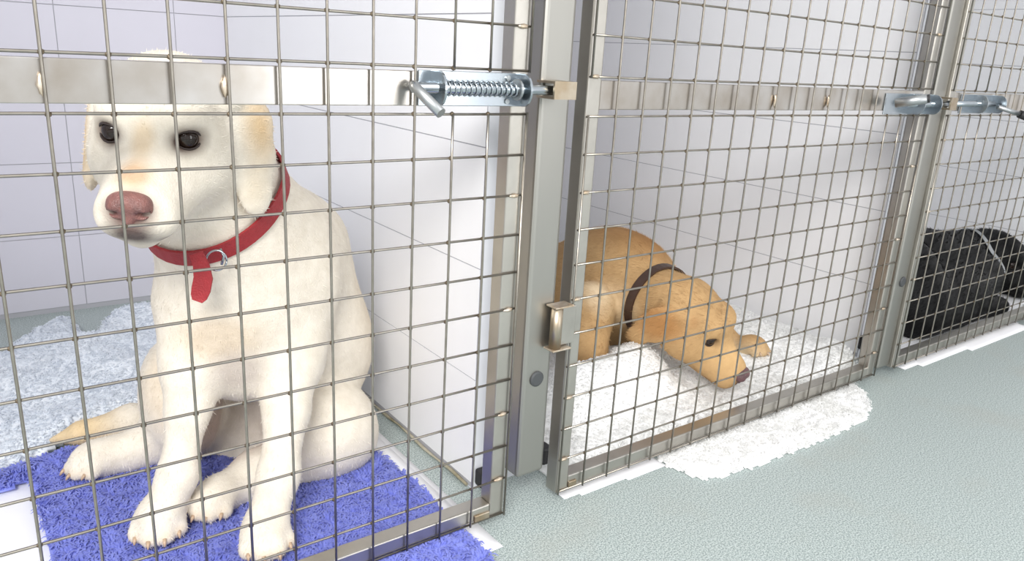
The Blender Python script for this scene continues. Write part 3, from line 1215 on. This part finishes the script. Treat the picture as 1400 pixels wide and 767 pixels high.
def cream_dog():
    T = np.array([0.131, 0.180, 0.556])
    F_ = np.array([-0.4466, -0.8731, -0.1956])
    U_ = np.array([-0.0303, -0.2038, 0.9786])
    F_ /= np.linalg.norm(F_)
    X_ = np.cross(F_, U_)
    X_ /= np.linalg.norm(X_)
    U_ = np.cross(X_, F_)
    Rh = np.stack([X_, F_, U_], 1)
    s = 1.03
    pr = []
    # torso
    pr += [ell(P(334, 420, 0.30), (0.090, 0.105, 0.120), None, 0.05),                       # chest
           cap_(P(318, 360, 0.29), 0.080, P(330, 470, 0.285), 0.074, 0.05),                 # breast
           cap_(P(400, 340, 0.36), 0.088, P(415, 470, 0.40), 0.108, 0.06),                  # ribcage and back
           cap_(P(410, 470, 0.39), 0.105, P(380, 590, 0.43), 0.110, 0.05),                  # loin
           ell(P(350, 600, 0.46), (0.13, 0.115, 0.095), None, 0.05)]                        # rump
    # neck
    pr += [cap_(T + np.array([0.02, 0.05, -0.01]), 0.072, P(352, 330, 0.315), 0.098, 0.05),
           cap_(T + np.array([0.02, 0.03, -0.05]), 0.058, P(318, 380, 0.275), 0.075, 0.05)]
    L = head(pr, T, Rh, s, ear_k=0.005, ear_len=(0.95, 1.08))
    # dog's right foreleg (on the left of the photo)
    pr += [cap_(P(270, 420, 0.275), 0.054, P(262, 500, 0.255), 0.036, 0.035),
           cap_(P(262, 495, 0.255), 0.034, P(257, 560, 0.235), 0.0265, 0.03),
           cap_(P(257, 560, 0.235), 0.0255, P(243, 650, 0.215), 0.0225, 0.02),
           cap_(P(243, 650, 0.215), 0.0240, P(226, 690, 0.205), 0.024, 0.02)]
    c1 = paw(pr, G(219, 722, 0.02)[:2], (-0.28, -1.0), 1.0, 0.018)
    # dog's left foreleg
    pr += [cap_(P(398, 400, 0.285), 0.066, P(398, 490, 0.235), 0.043, 0.04),
           cap_(P(398, 485, 0.235), 0.040, P(392, 560, 0.185), 0.029, 0.03),
           cap_(P(392, 560, 0.185), 0.029, P(381, 650, 0.140), 0.0245, 0.02),
           cap_(P(381, 650, 0.140), 0.0255, P(368, 702, 0.122), 0.025, 0.02)]
    c2 = paw(pr, G(360, 742, 0.02)[:2], (-0.12, -1.0), 1.0, 0.018)
    # left haunch (right of the photo) and its foot reaching forward
    pr += [ell(P(436, 580, 0.295), (0.082, 0.100, 0.082), None, 0.012),
           ell(P(470, 585, 0.285), (0.044, 0.070, 0.058), None, 0.03),
           cap_(P(425, 622, 0.27), 0.038, P(352, 648, 0.255), 0.036, 0.03),
           cap_(P(352, 648, 0.255), 0.033, P(310, 672, 0.235), 0.027, 0.02)]
    c3 = paw(pr, G(300, 692, 0.02)[:2], (-0.75, -0.75), 0.95, 0.018)
    # right haunch (left of the photo) and foot pointing left
    pr += [ell(P(246, 545, 0.40), (0.058, 0.085, 0.100), None, 0.03),
           cap_(P(222, 600, 0.41), 0.040, P(180, 616, 0.415), 0.028, 0.02),
           cap_(P(180, 616, 0.415), 0.027, P(142, 628, 0.415), 0.025, 0.02)]
    c4 = paw(pr, G(142, 640, 0.02)[:2], (-1.0, -0.30), 0.98, 0.018)
    # tail
    pr += [cap_(P(262, 590, 0.52), 0.030, P(180, 577, 0.50), 0.027, 0.03),
           cap_(P(180, 577, 0.50), 0.026, P(110, 592, 0.52), 0.018, 0.02),
           cap_(P(110, 592, 0.52), 0.018, P(70, 602, 0.535), 0.005, 0.01)]
    root = empty('dog', (0.23, 0.30, 0.018))
    tag(root, 'cream labrador sitting on the blue mat wearing a red collar', 'dog', )
    E1, E2 = L((0.0355, 0.066, 0.013)), L((-0.0355, 0.066, 0.013))
    DK = srgb(84, 62, 54)
    spots = [
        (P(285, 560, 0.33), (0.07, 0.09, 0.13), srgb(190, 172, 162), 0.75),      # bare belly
        (P(300, 462, 0.205), (0.085, 0.07, 0.05), srgb(204, 186, 162), 0.75),  # beige-grey chest shading painted into the coat
        (P(325, 505, 0.21), (0.05, 0.07, 0.045), srgb(176, 164, 156), 0.7),  # grey lower chest, its shading painted in
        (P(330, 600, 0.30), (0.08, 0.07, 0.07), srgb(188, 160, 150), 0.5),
        (P(215, 520, 0.34), (0.05, 0.08, 0.11), srgb(226, 208, 182), 0.6),
        (P(130, 585, 0.52), (0.14, 0.06, 0.05), srgb(222, 196, 152), 0.9),       # tail
        (P(480, 440, 0.38), (0.09, 0.12, 0.2), srgb(236, 222, 200), 0.7),
        (L((0.084, -0.005, -0.02)), (0.026, 0.05, 0.09), TAN, 0.85, Rh),
        (L((-0.088, -0.022, 0.000)), (0.035, 0.036, 0.065), TAN, 0.95, Rh),
        (L((-0.088, -0.012, -0.06)), (0.026, 0.04, 0.05), srgb(232, 216, 190), 0.8, Rh),
        (L((0, 0.125, -0.008)), (0.024, 0.034, 0.022), srgb(200, 166, 132), 0.85, Rh),
        (L((0, 0.08, 0.015)), (0.016, 0.06, 0.03), srgb(222, 196, 158), 0.6, Rh),
        (E1, (0.029, 0.034, 0.022), DK, 1.0, Rh), (E2, (0.029, 0.034, 0.022), DK, 1.0, Rh),
        (L((0.024, 0.068, 0.007)), (0.015, 0.02, 0.010), DK, 0.7, Rh), (L((-0.024, 0.068, 0.007)), (0.015, 0.02, 0.010), DK, 0.7, Rh),
        (L((0, 0.140, -0.060)), (0.034, 0.036, 0.023), srgb(84, 72, 70), 0.95, Rh),
        (L((-0.030, 0.115, -0.072)), (0.016, 0.05, 0.010), srgb(92, 78, 74), 0.9, Rh),
        (L((0.030, 0.115, -0.072)), (0.016, 0.05, 0.010), srgb(92, 78, 74), 0.9, Rh),
        (L((0, 0.147, -0.036)), (0.034, 0.026, 0.027), srgb(104, 72, 68), 1.0, Rh),
    ]
    for c, col in ((c1, 0), (c2, 0), (c3, 0), (c4, 0)):
        for a, b in c:
            spots.append((a, (0.014, 0.014, 0.012), srgb(222, 204, 178), 0.5))
    bo, V, Q, C = body_mesh('body', pr, H, WHITE, spots, M['skin_fur'], root)
    hc = T + np.array([0.03, 0.02, -0.02])

    def comb(X):
        D = np.zeros_like(X) + np.array([0.12, 0.10, -1.0])
        hd = np.linalg.norm(X - hc, axis=1) < 0.15
        D[hd] = -F_ + np.array([0, 0, -0.35])
        return D
    nz = L((0, 0.146, -0.034))

    def skip(X):
        return np.clip((np.linalg.norm(X - nz, axis=1) - 0.024) / 0.10, 0.0, 1) * \
            np.clip((np.linalg.norm(X - E1, axis=1) - 0.014) / 0.02, 0.0, 1) * np.clip((np.linalg.norm(X - E2, axis=1) - 0.014) / 0.02, 0.0, 1)
    coat(bo, V, Q, C, 70000, 0.0075, 0.0010, comb, M['hair'], 0.16, skip)
    face_parts(root, L, Rh, s, M['nose_pink'])
    for c in (c1, c2, c3, c4):
        add_claws(root, c)
    # collar
    nc = P(296, 278, 0.245)
    ax = P(352, 330, 0.315) - (T + np.array([0.02, 0.05, -0.01]))
    ax = ax / np.linalg.norm(ax)
    ring, R = neck_ring(nc, ax + np.array([0.0, 0.15, -0.35]), pr, off=0.004)
    col = band_loop('collar', ring, 0.024, 0.0035, M['collar'], root, R[:, 2])
    a = P(272, 350, 0.165)
    strap = [P(268, 346, 0.150), P(275, 362, 0.146), P(278, 380, 0.146), P(275, 396, 0.148), P(272, 406, 0.150), P(270, 412, 0.150)]
    band_loop('collar_tab', strap, lambda i: (0.016, 0.019, 0.022, 0.022, 0.019, 0.012)[i], 0.003, M['collar'], col, np.array([0.81, -0.587, 0.0]))
    rc = P(296, 356, 0.150)
    pts = []
    for k in range(25):
        a = 2 * math.pi * k / 24
        pts.append(rc + 0.012 * (math.cos(a) * np.array([0.85, -0.5, 0.0]) + math.sin(a) * np.array([0.1, 0.1, 1.0])))
    tube('ring', pts, 0.0012, M['zinc'], col, 6)
    tube('ring', [P(301, 340, 0.155), P(306, 350, 0.152), P(303, 362, 0.152)], 0.0018, M['zinc'], col, 6)
    return root


cream_dog()


# ------------------------------------------------------------------ golden dog, lying with its chin on the fleece
def golden_dog():
    T = np.array([1.0855, 0.1767, 0.1735])
    F_ = np.array([0.2794, -0.8422, -0.4612])
    U_ = np.array([-0.1681, -0.5158, 0.8401]) + 0.12 * np.array([0.92, 0.16, 0.30])
    F_ /= np.linalg.norm(F_)
    X_ = np.cross(F_, U_)
    X_ /= np.linalg.norm(X_)
    U_ = np.cross(X_, F_)
    Rh = np.stack([X_, F_, U_], 1)
    s = 1.0
    pr = []
    nk = P(860, 396, 0.36)
    sh = P(842, 385, 0.42)
    pr += [cap_(T - F_ * 0.04 - U_ * 0.012, 0.066, nk, 0.086, 0.05),
           ell(sh, (0.115, 0.15, 0.122), None, 0.05),
           ell(P(846, 374, 0.50), (0.10, 0.16, 0.100), None, 0.05),
           cap_(P(820, 400, 0.50), 0.135, P(760, 395, 0.85), 0.13, 0.06),
           ell(P(775, 410, 0.90), (0.15, 0.13, 0.13), None, 0.05)]
    # near foreleg and elbow at the left, by the gate stile
    pr += [cap_(P(808, 420, 0.35), 0.056, P(800, 468, 0.30), 0.045, 0.010),
           cap_(P(800, 470, 0.30), 0.040, P(808, 484, 0.285), 0.030, 0.02),
           cap_(P(940, 430, 0.36), 0.050, P(985, 462, 0.27), 0.032, 0.02),
           cap_(P(985, 462, 0.27), 0.031, P(1018, 484, 0.215), 0.023, 0.02)]
    L = head(pr, T, Rh, s, ear_k=0.004, ear_len=(0.92, 0.75), swing=(-0.55, 0.0), skz=0.046, skc=0.012, ear_lat=(0.072, 0.058), ear_turn=(0.25, 0.1))
    c2 = paw(pr, P(1020, 487, 0.205)[:2], (0.35, -1.0), 0.9, 0.036)
    c1 = paw(pr, P(812, 490, 0.28)[:2], (0.5, -1.0), 0.9, 0.034)
    root = empty('dog', (1.0, 0.5, 0.03))
    tag(root, 'golden labrador lying with its chin on white fleece', 'dog')
    GOLD = srgb(194, 158, 112)
    LG = srgb(228, 202, 164)
    DG = srgb(182, 134, 84)
    DK = srgb(64, 44, 36)
    E1, E2 = L((0.0355, 0.066, 0.013)), L((-0.0355, 0.066, 0.013))
    spots = [
        (P(832, 390, 0.29), (0.06, 0.10, 0.08), srgb(234, 212, 178), 1.0),
        (P(850, 425, 0.30), (0.05, 0.08, 0.06), LG, 0.8),
        (P(1020, 487, 0.20), (0.07, 0.07, 0.05), srgb(226, 206, 172), 0.9),
        (P(862, 332, 0.40), (0.10, 0.16, 0.06), srgb(164, 120, 74), 0.95),
        (P(880, 350, 0.40), (0.05, 0.06, 0.05), srgb(186, 138, 82), 0.5),
        (P(812, 440, 0.34), (0.05, 0.08, 0.09), srgb(222, 186, 130), 0.7),
        (L((0.07, -0.01, 0.01)), (0.04, 0.05, 0.04), DG, 0.6, Rh),
        (L((0.05, 0.02, 0.03)), (0.015, 0.02, 0.02), srgb(150, 100, 56), 0.6, Rh),
        (L((0.0, 0.10, -0.02)), (0.06, 0.05, 0.04), srgb(226, 188, 134), 0.6, Rh),
        (E1, (0.020, 0.026, 0.013), DK, 0.8, Rh), (E2, (0.020, 0.026, 0.013), DK, 0.7, Rh),
        (L((0, 0.147, -0.050)), (0.032, 0.026, 0.032), srgb(70, 50, 46), 0.95, Rh),
        (L((0.085, -0.03, 0.0)), (0.03, 0.06, 0.06), srgb(178, 128, 78), 0.8, Rh),
        (L((0.028, 0.115, -0.072)), (0.014, 0.05, 0.008), srgb(120, 86, 66), 0.7, Rh),
    ]
    bo, V, Q, C = body_mesh('body', pr, 0.0048, GOLD, spots, M['skin_fur'], root, zmin=0.03)

    def comb(X):
        D = np.zeros_like(X) + np.array([-0.45, 0.8, -0.35])
        return D
    nz = L((0, 0.146, -0.034))

    def skip(X):
        return np.clip((np.linalg.norm(X - nz, axis=1) - 0.024) / 0.10, 0.0, 1) * \
            np.clip((np.linalg.norm(X - E1, axis=1) - 0.012) / 0.02, 0.0, 1) * np.clip((np.linalg.norm(X - E2, axis=1) - 0.012) / 0.02, 0.0, 1)
    coat(bo, V, Q, C, 60000, 0.011, 0.0013, comb, M['hair'], 0.2, skip)
    face_parts(root, L, Rh, s, M['nose_dark'])
    add_claws(root, c1)
    add_claws(root, c2)
    ax = nk - T
    ring, R = neck_ring(T + ax * 0.50 + np.array([0, 0, -0.005]), np.array([ax[0], ax[1], 0.02]), pr, off=0.004)
    band_loop('collar', ring, 0.020, 0.004, M['collar_brown'], root, R[:, 2])
    return root


golden_dog()


# ------------------------------------------------------------------ black dog, curled up behind the far gate
def black_dog():
    T = np.array([2.60, 0.21, 0.118])
    F_ = np.array([-0.05, -0.86, -0.30])
    U_ = np.array([0.0, -0.30, 0.95])
    F_ /= np.linalg.norm(F_)
    X_ = np.cross(F_, U_)
    X_ /= np.linalg.norm(X_)
    U_ = np.cross(X_, F_)
    Rh = np.stack([X_, F_, U_], 1)
    pr = [ell((1.93, 0.24, 0.125), (0.15, 0.16, 0.135), None, 0.06),
          cap_((1.92, 0.28, 0.13), 0.12, (2.25, 0.30, 0.105), 0.105, 0.06),
          cap_((2.22, 0.28, 0.11), 0.108, T + np.array([0, 0.06, 0]), 0.075, 0.05),
          ell((1.93, 0.13, 0.085), (0.10, 0.075, 0.085), None, 0.03),
          ell((2.12, 0.16, 0.075), (0.24, 0.10, 0.085), None, 0.04),
          ell((2.36, 0.20, 0.085), (0.14, 0.10, 0.085), None, 0.04),
          cap_((1.90, 0.10, 0.05), 0.042, (2.10, 0.085, 0.045), 0.034, 0.03),
          cap_((2.22, 0.20, 0.09), 0.060, (2.18, 0.10, 0.045), 0.036, 0.03),
          cap_((2.18, 0.10, 0.045), 0.034, (2.32, 0.075, 0.035), 0.028, 0.02)]
    L = head(pr, T, Rh, 0.95, ear_k=0.008)
    root = empty('dog', (2.1, 0.25, 0.008))
    tag(root, 'black dog lying curled up behind the rightmost gate', 'dog')
    BLK = srgb(8, 8, 9)
    bo, V, Q, C = body_mesh('body', pr, 0.006, BLK, [((1.95, 0.10, 0.12), (0.2, 0.1, 0.08), srgb(13, 13, 15), 0.6)], M['black_fur'], root, zmin=0.008)
    coat(bo, V, Q, C, 20000, 0.014, 0.002, lambda X: np.zeros_like(X) + np.array([-0.6, 0.2, -0.6]), M['hair'], 0.25)
    face_parts(root, L, Rh, 0.95, M['black'])
    nb = np.array([2.50, 0.215, 0.105])
    ring, R = neck_ring(nb, np.array([0.8, -0.45, 0.1]), pr, off=0.004)
    band_loop('collar', ring, 0.012, 0.004, M['zinc_dull'], root, R[:, 2])
    return root


black_dog()
